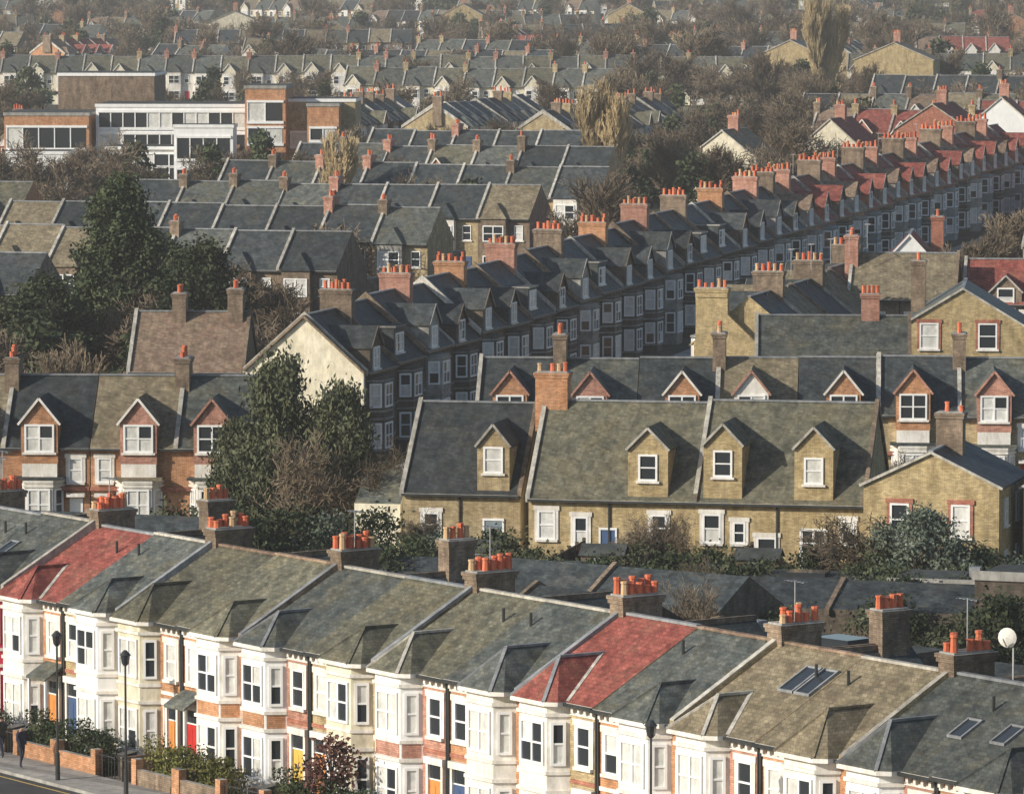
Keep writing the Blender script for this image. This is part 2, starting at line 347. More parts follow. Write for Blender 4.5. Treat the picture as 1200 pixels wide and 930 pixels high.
# ---------------------------------------------------------------- generic terrace house types
def house_D(seed,roof,wall,gab='brick_red',W=4.9,mirror=False,E=5.4,R_=9.,chim=True):
    R=random.Random(seed); mb=MB(); D=8.5; sl=(R_-E)/(D/2)
    mainroof(mb,W,D,E,R_,roof,wall)
    x0,x1=.9,3.3
    gdormer(mb,x0+.15,x1-.15,-.5,4.3,6.75,8.05,E,sl,gab,roof,barge=R.choice(['stone_white','brick_pink']))
    win(mb,(x0+x1)/2,4.95,1.7,1.6,-.5,nx=2,R=R,cur=.6,fw=.11)
    bay(mb,x0-.1,x1+.1,.95,3.4,'stone_white',storeys=((1.1,1.8),),bands=(3.0,3.2,3.27),R=R,cur=.7,fw=.1)
    mb.box(x0-.2,x1+.2,-1.1,-.0,3.42,3.55,roof); mb.box(x0+.2,x1-.2,-.498,-.0,3.5,4.3,'stone_white')
    win(mb,4.1,3.2,.8,1.4,0,R=R,cur=.6,sur='stone_white'); mb.box(3.75,4.5,-.04,-.001,0,2.3,R.choice(['door_red','door_green','paint_white']))
    mb.box(3.6,4.65,-.5,-.05,2.4,2.6,'stone_white')
    mb.box(0,W,-.3,-.001,2.75,2.95,'brick_red') if seed%2 else None
    partywall(mb,0,D,E,R_,'parapet')
    if chim: chimney(mb,-.4,.4,3.2,5.,E,10.1,5,R=R,mat=R.choice(['brick_brown','brick_pink']))
    return mb.mesh('terraced_house',W if mirror else None)
def house_E(seed,roof,wall,chim,gab,W=7.0,E=6.1,R_=9.6,bayc='brick_dark',ct=10.7,dorm='g'):
    R=random.Random(seed); mb=MB(); D=8.; sl=(R_-E)/(D/2)
    mainroof(mb,W,D,E,R_,roof,wall)
    o=R.uniform(-.25,.25)
    if dorm=='g':
        gdormer(mb,1.0,3.6,-.15,E-.5,7.5+o,8.7+o,E,sl,gab,roof,barge=R.choice(['stone_grimy','stone_white','brick_brown']))
        win(mb,2.3,E-.1,1.5,1.45,-.15,nx=2,R=R,cur=.7,fw=.12)
    else:
        fdormer(mb,1.1,3.5,.3,E,7.9+o,E,sl,roof); win(mb,2.3,E+.3,1.9,1.35,.3,nx=2,R=R,cur=.7,fw=.13)
    bay(mb,.8,3.8,1.,E-.6,bayc,R=R,storeys=((.8,1.7),(3.5,1.6)),bands=(2.7,3.2,5.2),band='stone_grimy',cur=.4,fw=.12)
    win(mb,5.4,3.6,1.1,1.5,0,sur='stone_grimy',R=R)
    mb.box(4.8,5.0,-.2,-.001,0,2.6,'stone_grimy'); mb.box(5.9,6.1,-.2,-.001,0,2.6,'stone_grimy'); mb.box(4.75,6.15,-.25,-.001,2.6,2.9,'stone_grimy')
    mb.box(5.0,5.9,-.03,-.001,.1,2.1,R.choice(doors))
    mb.box(0,W,-.07,-.001,3.1,3.25,'stone_grimy')
    partywall(mb,0,D,E,R_,R.choice(['parapet','brick_brown']))
    if chim: chimney(mb,-.45,.45,2.8,5.,E,ct+R.uniform(-.2,.2),5,R=R,mat=R.choice(['brick_pink','brick_brown','brick_orange']),rows=2)
    if R.random()<.5: aerial(mb,0,5.5,9.5,1.9)
    return mb.mesh('terraced_house')
def house_F(seed,roof,wall,chim=True,gab=None,W=5.,E=6.,R_=8.8,D=8.5,trim='stone_white'):
    R=random.Random(seed); mb=MB(); sl=(R_-E)/(D/2)
    mainroof(mb,W,D,E,R_,roof,wall)
    mb.box(.5,2.9,-.8,.0,-1,E-.2,trim)
    for z in (.9,3.7): win(mb,1.7,z,2.,1.5,-.8,nx=2,R=R,sill=False,fw=.1,cur=.4)
    if gab: gdormer(mb,.5,2.9,-.8,E-.2,E+.1,E+1.6,E,sl,gab,roof)
    else:
        mb.face([(.35,-1,E-.18),(3.05,-1,E-.18),(1.7,.6,E+1.2)],roof); mb.face([(.35,.1,E-.18),(.35,-1,E-.18),(1.7,.6,E+1.2),(1.7,1.9,E+1.2)],roof); mb.face([(3.05,-1,E-.18),(3.05,.1,E-.18),(1.7,1.9,E+1.2),(1.7,.6,E+1.2)],roof)
    win(mb,3.95,3.8,.85,1.4,0,R=R); mb.box(3.55,4.4,-.04,-.001,.1,2.3,R.choice(['door_green','door_blue','door_red','paint_white']))
    for z in (1.,3.8): 
        mb.box(1.2,2.2,D+.001,D+.05,z,z+1.3,'paint_white')
    mb.box(2.5,W,D,D+4,-1,4.6,'brick_brown','slate_dark')
    partywall(mb,0,D,E,R_,'parapet')
    if chim: chimney(mb,-.4,.4,3.2,5.2-R.choice([0,.8]),E,9.4+R.random()*.5,R.choice([3,4]),R=R,mat=R.choice(['brick_brown','brick_pink','brick_brown','brick_stock']))
    return mb.mesh('terraced_house')
foot=[]
def row(meshes,x,y,ang,n,W,pick=None,zoff=0,skip=None,name='terraced_house'):
    c,s=math.cos(ang),math.sin(ang)
    for i in range(n):
        if skip and skip(i): continue
        px=x+c*W*i; py=y+s*W*i
        me=pick(i) if pick else rnd.choice(meshes)
        put(me,name,px,py,g(py+s*W/2)+zoff+rnd.uniform(-.15,.15),ang)
        foot.append((px+c*W/2-s*4.3,py+s*W/2+c*4.3))
R5=math.radians
DB=[house_D(1,'slate_dark','brick_orange','brick_orange'),house_D(3,'tile_brown','brick_orange','brick_pink',mirror=True),house_D(5,'slate','brick_orange','brick_pink',chim=False)]
for (px0,ix) in ((-33.85,1),(-28.95,0),(-24.0,1),(-19.1,2),(-38.7,0)):
    put(DB[ix],'terraced_house',px0,300-(px0+24)*.052,0,R5(-3))
    foot.append((px0+2.5,304))
DR=[house_D(11,'slate_dark','brick_stock','brick_orange',R_=8.5,chim=False),house_D(12,'slate','brick_stock','brick_pink',R_=8.5),house_D(14,'slate_dark','brick_stock','brick_orange',R_=8.5,mirror=True,chim=False),house_D(17,'tile_brown','brick_orange','stone_white',R_=8.5)]
row(DR,-2.2,325,R5(-4),9,4.95,pick=lambda i:DR[[0,1,2,3,2,0,1,0,2][i]],zoff=-.3)
EV=[house_E(21,'slate_dark','brick_dark',True,'brick_dark'),house_E(22,'slate_dark','brick_dark',False,'stone_grimy',bayc='stone_grimy'),house_E(23,'slate_dark','brick_dark',True,'slate_dark',dorm='f'),house_E(24,'slate_dark','brick_dark',False,'brick_dark'),
    house_E(28,'slate_dark','brick_dark',True,'slate_dark',bayc='brick_dark'),house_E(29,'slate_dark','brick_dark',False,'brick_red',dorm='f')]
ER=[house_E(25,'tile_red','brick_red',True,'brick_red',bayc='blue_grey'),house_E(26,'tile_red','brick_brown',False,'brick_brown'),house_E(27,'tile_pink','brick_orange',True,'stone_grimy',bayc='stone_grimy')]
def pickE(i):
    if i==0: return EV[3]
    if i<20: return EV[[3,2,1,0,3,4,5,0,1,2,3,4,1,0,5,2,3,4,1,0][i]]
    return ER[i%3]
ea=R5(75)
row(None,-9.7,345,ea,38,7.,pick=pickE)
mb=MB(); mb.profy([(0,-1),(8.1,-1),(8.1,5.95),(4.05,9.45),(0,5.95)],0,.35,'render_cream','render_cream')
mb.beam((-.1,-.02,5.95),(4.05,-.02,9.6),.5,.14,'brick_brown'); mb.beam((8.2,-.02,5.95),(4.05,-.02,9.6),.5,.14,'brick_brown')
win(mb,5.6,3.4,.8,1.3,0); mb.box(0,8.1,-.02,-.001,-1,2.6,'brick_stock')
put(mb.mesh('gable_wall'),'gable_wall',-9.7-8.0*.966-.09,345+8.0*.259-.36,0,R5(-15))
GV=[house_E(31,'slate_dark','brick_yellow',True,'brick_yellow',E=5.2,R_=8.4,ct=9.7,bayc='brick_yellow'),house_E(32,'tile_brown','brick_stock',False,'brick_stock',E=5.2,R_=8.4,bayc='brick_stock')]
row(None,12.8+.259*35,372+.966*35,R5(-105),5,7.,pick=lambda i:GV[i%2])
FV=[house_F(41,'slate','brick_stock'),house_F(42,'slate_dark','brick_stock',False),house_F(43,'slate_green','brick_orange',True,'brick_orange'),house_F(44,'tile_brown','render_cream',False,'render_cream'),house_F(45,'tile_pink','brick_stock',True,'stone_white'),house_F(46,'slate','render_cream',True)]
FD=[FV[0],FV[1],FV[2],FV[5],house_F(54,'slate_dark','brick_brown',True,trim='brick_brown'),FV[1]]
FK=[house_F(61,'slate_dark','brick_brown',True,trim='brick_stock'),house_F(62,'slate_dark','brick_brown',False,trim='brick_brown'),house_F(63,'slate','brick_stock',True,trim='stone_grimy'),house_F(64,'slate_dark','brick_stock',False,trim='stone_white'),house_F(65,'tile_brown','brick_brown',False,trim='brick_brown')]
FR=[house_F(47,'tile_red','brick_red',True,'brick_red'),house_F(48,'tile_pink','brick_orange',True),house_F(49,'tile_red','brick_stock',False,'stone_white')]
ua=R5(-15)
row(FK,-66,412,ua,6,5.)
row(FK,-48,438,ua,7,5.)
row(FK,-46,470,ua,8,5.)
row(FK,-37,502,ua,8,5.)
row(FK,-30,535,ua,8,5.)
row(FK+FD,-24,570,ua,7,5.)
row(FK,-17,604,ua,5,5.)
row(FD,-66,505,ua,4,5.)
row(FD,-92,560,ua,7,5.)
row(FD+FV,44,455,ua,5,5.)
row(FR,66,560,R5(75),10,5.2)
row(FR,78,545,R5(-10),4,5.2)
row(FR,38,672,ua,7,5.)
row(FD,-6,690,R5(75),9,5.); row(FD,8,665,R5(75),13,5.); row(FD,-22,690,R5(75),8,5.)
row(FD,-120,740,ua,7,5.)
LC=[house_F(51,'slate','render_cream',True),house_F(52,'slate_green','render_cream',False,'render_cream'),house_F(53,'slate','stone_white',True)]
row(LC,-128,965,R5(-2),34,5.)
row(LC,-28,880,R5(-8),9,5.)
row(FD+FV,40,740,ua,6,5.); row(FR,62,705,R5(-8),6,5.); row(FD,56,830,ua,7,5.); row(FV,90,760,R5(-5),4,5.); row(LC+FV,62,980,R5(-6),9,5.)
rr=random.Random(5)
for (Y,x0,x1) in ((1040,-140,60),(1060,70,100),(1120,-150,-10),(1120,30,90),(1210,-160,60),(1310,-170,110),(1420,-180,90),(1540,-190,200),(1680,-200,210),(1830,-220,220),(1990,-240,240),(2160,-260,260)):
    x=x0
    while x<x1:
        n=rr.randint(3,11); a=R5(rr.choice([-3,-15,8,-24,-8]))
        if rr.random()<.3: a=R5(rr.choice([75,60,100])); n=rr.randint(4,9)
        pool=rr.choice([LC+FD,FK,FV,FD]) if rr.random()<.85 else FR
        row(pool,x,Y+rr.uniform(-25,25),a,n,5.)
        x+=max(20,n*5*math.cos(a))+rr.uniform(8,35)

# ---------------------------------------------------------------- yellow cottages row & detached
def cottage(W,D,E,R_,wall,roof,dorm,wins,doorsl,chims,parap=True,side=None,base=-1):
    mb=MB(); sl=(R_-E)/(D/2); R=random.Random(int(W*100))
    mainroof(mb,W,D,E,R_,roof,wall,base=base,capwall=side)
    for (x0,x1,ze,za,ww,fz) in dorm:
        gdormer(mb,x0,x1,-.05,E-.6,ze,za,E,sl,wall,roof,barge='parapet',oh=.1,cheek=wall)
        win(mb,(x0+x1)/2,fz,ww,1.45,-.05,nx=1,sur=None,R=R,fw=.11)
    for (cx,z0,w,h,nx) in wins: win(mb,cx,z0,w,h,0,nx=nx,R=R,sur='stone_white',fw=.11)
    for (x0,x1,h,m) in doorsl:
        mb.box(x0-.1,x0,-.08,-.001,0,h,'paint_white'); mb.box(x1,x1+.1,-.08,-.001,0,h,'paint_white'); mb.box(x0-.1,x1+.1,-.09,-.001,h,h+.12,'paint_white')
        mb.box(x0,x1,-.03,-.001,0,h,m)
        if m=='glass':
            for kk in range(3): 
                xx=x0+(x1-x0)*kk/2; mb.box(xx-.06,xx+.06,-.07,-.03,0,h,'paint_white')
            for zz in (.1,.9,1.6): mb.box(x0,x1,-.065,-.03,zz,zz+.07,'paint_white')
    for c in chims: chimney(mb,*c[:6],n=c[6],mat=c[7],R=R)
    mb.box(W*.48,W*.48+.09,-.11,-.002,0,E-.3,'metal_dark')
    if parap:
        partywall(mb,.0,D,E,R_,'parapet',h=.22); partywall(mb,W,D,E,R_,'brick_brown',h=.22)
    return mb.mesh('brick_house')
cu=R5(-12); cc_,cs_=math.cos(cu),math.sin(cu); CW=9.2
me=cottage(CW,9.4,4.0,8.7,'brick_yellow','slate_green',[(5.5,7.7,6.6,7.7,1.05,4.8)],[(1.0,1.5,1.,1.6,1),(2.9,1.2,.8,1.6,1),(7.2,1.5,.9,1.5,1)],[(4.0,4.8,2.1,'door_blue')],[(-.5,1.3,4.2,5.2,7,10.3,5,'brick_orange')])
put(me,'brick_house',.9,286.0,0,cu)
me=cottage(CW,9.4,4.0,8.85,'brick_yellow','slate_green',[(.45,2.55,6.9,8.0,1.05,5.1),(5.4,7.5,6.8,7.9,1.05,4.8)],[(.9,1.5,1.,1.6,1),(3.9,.6,1.1,1.3,1),(2.4,1.5,.7,1.2,1),(8.3,1.6,.7,1.3,1)],[(5.8,7.1,2.3,'glass')],[])
put(me,'brick_house',.9+CW*cc_,286.0+CW*cs_,0,cu)
me=cottage(6.6,9.0,4.0,8.4,'brick_stock','slate_dark',[(4.2,6.0,6.5,7.6,1.1,4.9)],[(1.6,1.3,.9,1.4,1)],[(4.6,5.6,2.3,'blue_grey')],[],side='render_cream')
put(me,'brick_house',-6.0,289.0,0,cu)
mb=MB(); mb.profx([(0,-1),(3,-1),(3,4.6),(0,3.0)],0,2.6,['render_cream','render_cream','slate','render_cream'],'render_cream')
put(mb.mesh('brick_outbuilding'),'brick_outbuilding',-8.7,290.4,0,cu)
def gable_front(W,D,E,R_,wall,roof,wins,chims,barge='parapet',sidewins=True,base=-1):
    mb=MB(); R=random.Random(int(W*77+D)); c=W/2
    mb.profy([(0,base),(W,base),(W,E),(c,R_-.1),(0,E)],0,D,[None,wall,None,None,wall],wall)
    s2=(R_-E)/(W/2); oh=.2
    for sg in (-1,1):
        xe=-oh if sg<0 else W+oh; zo=E-oh*s2
        mb.profy([(c,R_+.02),(xe,zo+.02),(xe,zo-.1),(c,R_-.1)],-.12,D+.2,roof,roof)
        if barge: mb.beam((xe,-.15,zo-.03),(c,-.15,R_-.03),.05,.14,barge)
    mb.beam((c,-.15,R_+.04),(c,D+.2,R_+.04),.25,.1,'lead')
    for (cx,z0,w,h,nx) in wins: win(mb,cx,z0,w,h,0,nx=nx,R=R,sur='brick_red',fw=.11)
    if sidewins:
        mb.frame((W,0,0),math.pi/2)
        for k in (2.,5.5): 
            win(mb,k,3.7,.9,1.4,0,R=R); win(mb,k,1.,.9,1.4,0,R=R)
        mb.M=None
    for cc in chims: chimney(mb,*cc[:6],n=cc[6],mat=cc[7],R=R)
    return mb.mesh('brick_house')
me=gable_front(7.1,8.,5.9,7.6,'brick_yellow','slate_dark',[(1.9,3.2,1.0,1.7,1),(5.1,3.2,1.0,1.7,1),(2.,.5,1.1,1.6,1),(5.2,.5,1.1,1.6,1)],[(3.2,4.6,3.2,4.1,7,9.4,4,'brick_brown')])
put(me,'brick_house',18.2,272.6,0,ua)
me=gable_front(8,9,5.6,7.8,'brick_yellow','slate_dark',[(3.,3.5,1.,1.5,1)],[]); put(me,'brick_house',26.6,274.,0,ua)
me=gable_front(8.6,10,7.4,10,'brick_yellow','slate',[(2.,5.8,1.3,1.8,1),(6.,5.8,1.3,1.8,1),(2.,3.,1.3,1.7,1),(6.,3.,1.3,1.7,1)],[(.6,1.6,5,6.2,8,11.6,3,'brick_brown')])
put(me,'brick_house',26.6,362,None,R5(-6))
me=gable_front(8.6,10,7.4,10,'brick_yellow','slate_dark',[(2.,6.,1.3,1.7,1)],[]); put(me,'brick_house',35.5,362,None,R5(-6))
me=cottage(10.2,8,5.4,8.9,'brick_brown','slate',[],[(2,3.4,1.2,1.4,1),(5,3.4,1.2,1.4,1),(8,3.4,1.2,1.4,1)],[],[(7.,8.2,3.6,4.6,7.5,10.4,4,'brick_pink')])
put(me,'brick_house',16.2,350,None,R5(-3))
me=cottage(8,9,6.5,9.6,'brick_brown','tile_brown',[],[(2,3.8,1.2,1.4,1),(5,3.8,1.2,1.4,1)],[],[(-.5,.5,3,5,7.5,11,5,'brick_pink')])
put(me,'brick_house',25.2,396,None,R5(-8))
me=cottage(7,8,6.,9.,'brick_brown','tile_red',[(2,4.4,6.8,8.,1.3,5.6)],[(5,3.8,1.2,1.4,1)],[],[(5.8,6.8,3,5,7.5,11,5,'brick_red')])
put(me,'brick_house',34.,398,None,R5(-8))
me=gable_front(3.,8,7.,8.6,'paint_white','tile_red',[(1.5,5.2,1.2,1.2,2)],[(3.2,4.2,2,4,5,10,4,'brick_red')],barge='paint_white'); put(me,'brick_house',31.,432,None,R5(-6))
mb=MB(); mb.profy([(0,-1),(5.5,-1),(5.5,4.4),(2.3,7.4),(2.3,8.6),(0,8.6)],0,.6,'brick_yellow','brick_yellow'); chimney(mb,0,2.3,-.1,.75,8.6,9.3,5,mat='brick_yellow')
put(mb.mesh('chimney_gable_wall'),'chimney_gable_wall',12.9,371.,None,ua)
me=cottage(7.6,9,5.8,9.3,'brick_stock','tile_pink',[],[(2,3.4,1.2,1.4,1),(6,3.4,1.2,1.4,1)],[],[(2.5,3.4,3.6,5.,8,10.6,4,'brick_brown'),(6.2,7.2,3.6,5.,8,10.9,4,'brick_brown')])
put(me,'brick_house',-25.3,348,None,R5(-3))
for (x,y,W,Rr,wl,rf,a) in ((20,600,8,9,'render_cream','tile_brown',-20),
    (45.5,630,9.3,11,'brick_red','tile_red',-20),(34,622,7,9.5,'render_cream','tile_red',-20),(80,600,9,10,'brick_red','tile_red',-5),(57,655,7,11,'paint_white','tile_red',-10),(-64,650,6,8,'paint_white','slate',0),(-58,520,7,9,'render_cream','tile_brown',0),
    (-19,1440,11,12,'brick_yellow','tile_brown',-5),(26,1440,11,12,'brick_yellow','tile_brown',-5),(80,1350,12,11,'paint_white','slate_dark',0),(120,1330,11,11,'brick_orange','tile_brown',0),(-75,1300,14,12,'render_cream','slate',0),(60,930,14,12,'brick_yellow','tile_brown',-12),(46,1000,13,11,'brick_yellow','slate',-12)):
    me=gable_front(W,9,Rr-3,Rr,wl,rf,[(W*.3,3.5,1.1,1.4,1),(W*.7,3.5,1.1,1.4,1)],[(W*.5-.6,W*.5+.6,4,5,Rr-1,Rr+1.6,4,'brick_pink')],sidewins=False)
    put(me,'brick_house',x,y,None,R5(a)); foot.append((x+W/2,y+4))

# ---------------------------------------------------------------- school building
def school():
    mb=MB()
    def block(x0,x1,y0,y1,h,wall,strips=(),cols=0,roof='felt'):
        mb.box(x0,x1,y0,y1,-1,h,wall,top=roof)
        mb.box(x0-.1,x1+.1,y0-.1,y1+.1,h,h+.35,'paint_white' if wall!='brick_orange' else 'concrete',top=roof)
        for (z,hh) in strips:
            n=cols; w=(x1-x0-.6)/n
            for i in range(n):
                a=x0+.3+i*w
                mb.box(a+.06,a+w-.06,y0-.03,y0-.001,z,z+hh,'glass' if rnd.random()<.65 else 'curtain')
                mb.box(a-.06,a+.06,y0-.12,y0-.001,z,z+hh,'paint_white')
            mb.box(x0+.2,x1-.2,y0-.16,y0-.001,z-.3,z-.002,'paint_white'); mb.box(x0+.2,x1-.2,y0-.16,y0-.001,z+hh+.002,z+hh+.25,'paint_white')
    block(10,27,2,14,9.4,'paint_white',((1,2.2),(4.2,2.2),(7.2,1.6)),12)
    block(27,31.5,-1,8,11.5,'brick_orange',((2,1.2),(5.6,1.6),(8,2)),2)
    block(31.5,39,2,10,10,'brick_stock',((2,1.4),(5.2,1.4)),3)
    block(34,37.5,-2,2,9.6,'brick_orange',((3,1.2),(6,1.2)),2)
    block(0,9.5,0,12,8.5,'brick_orange',((1.5,1.8),(5,2.2)),5)
    block(1,8,-6,0,4.5,'paint_white',((1,2.2),),6)
    block(12,26,-5,1.9,5.,'concrete',((1,2.),(3.3,1.2)),8)
    block(20,26.5,-9,-5,7.5,'paint_white',((1,2.),(4.2,2.2)),4)
    block(4,15,15,26,12.5,'brick_brown',(),0)
    return mb.mesh('school_building')
put(school(),'school_building',-61,636,None,R5(-3),(1.08,1.08,1.1)); foot+= [(-52,644),(-38,644),(-28,644)]

# ---------------------------------------------------------------- ground, roads
mb=MB(); xs=[-6000,-400,400,6000]
for j in range(len(TY)-1):
    for i in range(3):
        mb.face([(xs[i],TY[j],TZ[j]),(xs[i+1],TY[j],TZ[j]),(xs[i+1],TY[j+1],TZ[j+1]),(xs[i],TY[j+1],TZ[j+1])],'ground_soil')
put(mb.mesh('ground'),'ground',0,0,0)
def strip(t0,t1,o0,o1,z0,z1,mat):
    mb=MB()
    p=[FP(t0,o0),FP(t1,o0),FP(t1,o1),FP(t0,o1)]
    if z1-z0<.02: mb.face([(a,b_,z1) for a,b_ in p],mat)
    else: mb.profz(p[::-1],z0,z1,mat)
    return mb
put(strip(-3,10,3.3,5.6,0,.13,'paving').mesh('pavement'),'pavement',0,0,0)
put(strip(-3,10,5.61,5.75,0,.135,'concrete').mesh('kerb'),'kerb',0,0,0)
put(strip(-3,10,5.76,13.5,0,.004,'asphalt').mesh('road'),'road',0,0,0)
mb=MB()
for i in range(40):
    t=-3+i*.35; p=[FP(t,9.6),FP(t+.18,9.6),FP(t+.18,9.72),FP(t,9.72)]; mb.face([(a,b_,.008) for a,b_ in p],'paint_white')
p=[FP(-3,6.2),FP(10,6.2),FP(10,6.3),FP(-3,6.3)]; mb.face([(a,b_,.0081) for a,b_ in p],'door_yellow')
put(mb.mesh('road_markings'),'road_markings',0,0,0)
mb=MB(); ys=[300,340,440,600,620]
for j in range(4):
    for (o0,o1,mt,dz) in ((3.,4.8,'paving',.12),(4.8,11.,'asphalt',.01),(11.,12.8,'paving',.12)):
        q=[]
        for (yy,oo) in ((ys[j],o0),(ys[j],o1),(ys[j+1],o1),(ys[j+1],o0)):
            s_=(yy-345)/.966; q.append((-9.7+.259*s_+oo/.966,yy,g(yy)+dz))
        mb.face(q,mt)
put(mb.mesh('side_road'),'side_road',0,0,0)
mb=MB(); mb.face([(-60,312,.006),(60,306,.006),(60,313,.006),(-60,319,.006)],'asphalt'); put(mb.mesh('back_road'),'back_road',0,0,0)

# ---------------------------------------------------------------- vegetation
def leafcloud(P,size,rng,stretch=1.0):
    n=len(P)
    a=rng.normal(size=(n,3)); a/=np.linalg.norm(a,axis=1)[:,None]
    b=np.cross(a,rng.normal(size=(n,3))); b/=np.linalg.norm(b,axis=1)[:,None]
    s=size*rng.uniform(.5,1.2,size=(n,1)); a=a*s; b=b*s*.6; 
    a[:,2]*=stretch
    V=np.stack([P-a,P-b*.9,P+a,P+b],1).reshape(-1,3)
    F=np.arange(n*4).reshape(n,4)
    return V,F
def mesh_np(name,V,F,mats,mi=None):
    me=bpy.data.meshes.new(name); me.from_pydata(V.tolist(),[],F if isinstance(F,list) else F.tolist())
    for m in mats: me.materials.append(MATS[m])
    if mi is not None: me.polygons.foreach_set('material_index',mi)
    me.update(); return me
def branches(rng,H,spread,levels,upright=.5,thick=.22,kids=4,tw=.03):
    segs=[]
    def grow(p,d,L,r,lev):
        n=3 if lev<2 else 2
        for i in range(n):
            q=p+d*(L/n); r2=r*.82
            segs.append((p,q,r,max(r2,tw)))
            if lev<levels:
                for _ in range(kids if i>0 or lev>0 else 1):
                    t=rng.normal(size=3); t-=t.dot(d)*d; t/=np.linalg.norm(t)+1e-6
                    nd=d*(1-spread)+t*spread*rng.uniform(.6,1.2)+np.array([0,0,upright*rng.uniform(.3,1)]); nd/=np.linalg.norm(nd)
                    grow(p+(q-p)*rng.uniform(.3,1),nd,L*rng.uniform(.5,.72),max(r2*.5,tw),lev+1)
            p=q; d=d+rng.normal(size=3)*.08; d/=np.linalg.norm(d); r=r2
    grow(np.array([0,0,-.3]),np.array([0,0,1.]),H*.62,thick,0)
    return segs
def segmesh(segs):
    V=[];F=[]
    for p,q,r0,r1 in segs:
        d=q-p; n=np.linalg.norm(d)+1e-9; d=d/n
        a=np.cross(d,[.3,.5,.81]); a/=np.linalg.norm(a)+1e-9; b=np.cross(d,a); i=len(V)
        for k in range(3):
            c,s=math.cos(k*2.094),math.sin(k*2.094); V.append(p+(a*c+b*s)*r0)
        for k in range(3):
            c,s=math.cos(k*2.094),math.sin(k*2.094); V.append(q+(a*c+b*s)*r1)
        for k in range(3): F.append([i+k,i+(k+1)%3,i+3+(k+1)%3,i+3+k])
    return np.array(V),F
def bare_tree(seed,H=10,spread=.55,levels=4,upright=.3,tw=.025,mat='twig_brown',kids=3,thick=.22,sx=1.):
    rng=np.random.default_rng(seed); s=branches(rng,H,spread,levels,upright,thick,kids,tw)
    V,F=segmesh(s); 
    zm=V[:,2].max(); V*=H/zm; V[:,:2]*=sx
    return mesh_np('bare_tree',V,F,[mat])
def leafy_tree(seed,H=12,R=4,prof=None,nclump=130,per=110,size=.2,mat='leaf_dark',z0=.12,clr=.9,stretch=1.):
    rng=np.random.default_rng(seed)
    prof=prof or (lambda t: math.sin(math.pi*min(1,t*1.02+.02))**.6)
    C=[]
    for i in range(nclump):
        t=rng.uniform(0,1)**.9; rr_=R*prof(t)*math.sqrt(rng.uniform(.15,1))*rng.uniform(.75,1.15); an=rng.uniform(0,6.283)
        C.append((rr_*math.cos(an),rr_*math.sin(an),H*(z0+(1-z0)*t)))
    C=np.array(C); P=[]
    for c in C:
        k=int(per*rng.uniform(.4,1.5)); P.append(c+rng.normal(size=(k,3))*clr*rng.uniform(.35,.6)*np.array([1,1,.75*stretch]))
    P=np.concatenate(P); P=P[P[:,2]>.1]
    V,F=leafcloud(P,size,rng,stretch)
    segs=[(np.array([0,0,-.4]),np.array([0.,0,H*.5]),.03*H,.018*H),(np.array([0,0,H*.5]),np.array([0.,0,H*.92]),.018*H,.03)]
    for c in C[::2]:
        zs=max(.5,c[2]-rng.uniform(.5,2.)); segs.append((np.array([0,0,zs*.85]),c,.06,.02))
    V2,F2=segmesh(segs); n=len(V)
    Fa=F.tolist()+[[a+n for a in f] for f in F2]
    return mesh_np('tree',np.concatenate([V,V2]),Fa,[mat,'bark'],[0]*len(F)+[1]*len(F2))
me=leafy_tree(1,15.5,4.6,lambda t:(1-t)**.55*(.55+.45*min(1,t*4)),230,190,.2,'leaf_dark',.06,1.0); put(me,'evergreen_tree',-29.,392,None,.4)
me2=leafy_tree(2,11,3.6,None,120,150,.2,'leaf_dark',.08,1.0); put(me2,'evergreen_tree',-22.6,388,None,1.); put(me2,'evergreen_tree',-34,384,None,2.,(1.1,1.1,.8)); put(me2,'evergreen_tree',-26,402,None,2.5,.9)
bt=[bare_tree(10,10,.6,4,.3,.03),bare_tree(11,9,.7,4,.25,.03),bare_tree(12,12,.5,4,.4,.035),bare_tree(13,8,.7,4,.1,.03)]
pf=lambda t:(1-t)**.4*(.75+.25*min(1,t*4))
me=leafy_tree(3,10.2,3.3,pf,190,110,.14,'leaf_olive',.04,.7,1.7); put(me,'cypress_tree',-13.0,296,0,0)
me=leafy_tree(4,8.6,2.9,pf,150,110,.14,'leaf_olive',.04,.7,1.7); put(me,'cypress_tree',-9.6,295,0,0); put(me,'cypress_tree',-15.6,298,0,2,.75)
put(bt[0],'bare_tree',-11.5,293,0,0,.72); put(bt[1],'bare_tree',-8.2,293,0,1,.75)
wl=bare_tree(20,14,.30,5,.75,.035,'twig_tan',3,.3,1.0)
put(wl,'bare_poplar_tree',9.6,585,None,0,(1.05,1.05,1.12)); put(wl,'bare_poplar_tree',10.6,587,None,2,(1.05,1.05,1.05)); put(wl,'bare_poplar_tree',11,584,None,4,(1,1,1.0)); put(wl,'bare_poplar_tree',50,860,None,1,(1.3,1.3,1.6)); put(wl,'bare_poplar_tree',52,862,None,3,(1.2,1.2,1.5)); put(wl,'bare_poplar_tree',-17.5,530,None,3,(.9,.9,.9))
me=leafy_tree(5,4.8,2.9,None,110,120,.12,'leaf_grey',.1,.7); put(me,'silver_leaved_tree',20.9,267.5,0,0)
sh=[leafy_tree(30+i,2.4,1.6,None,26,70,.12,m_,.0,.7) for i,m_ in enumerate(['leaf_dark','leaf_olive','leaf_grey','leaf_rust'])]
def shrub(x,y,i=0,s=1.): put(sh[i],'shrub',x,y,None,rnd.uniform(0,6),s)
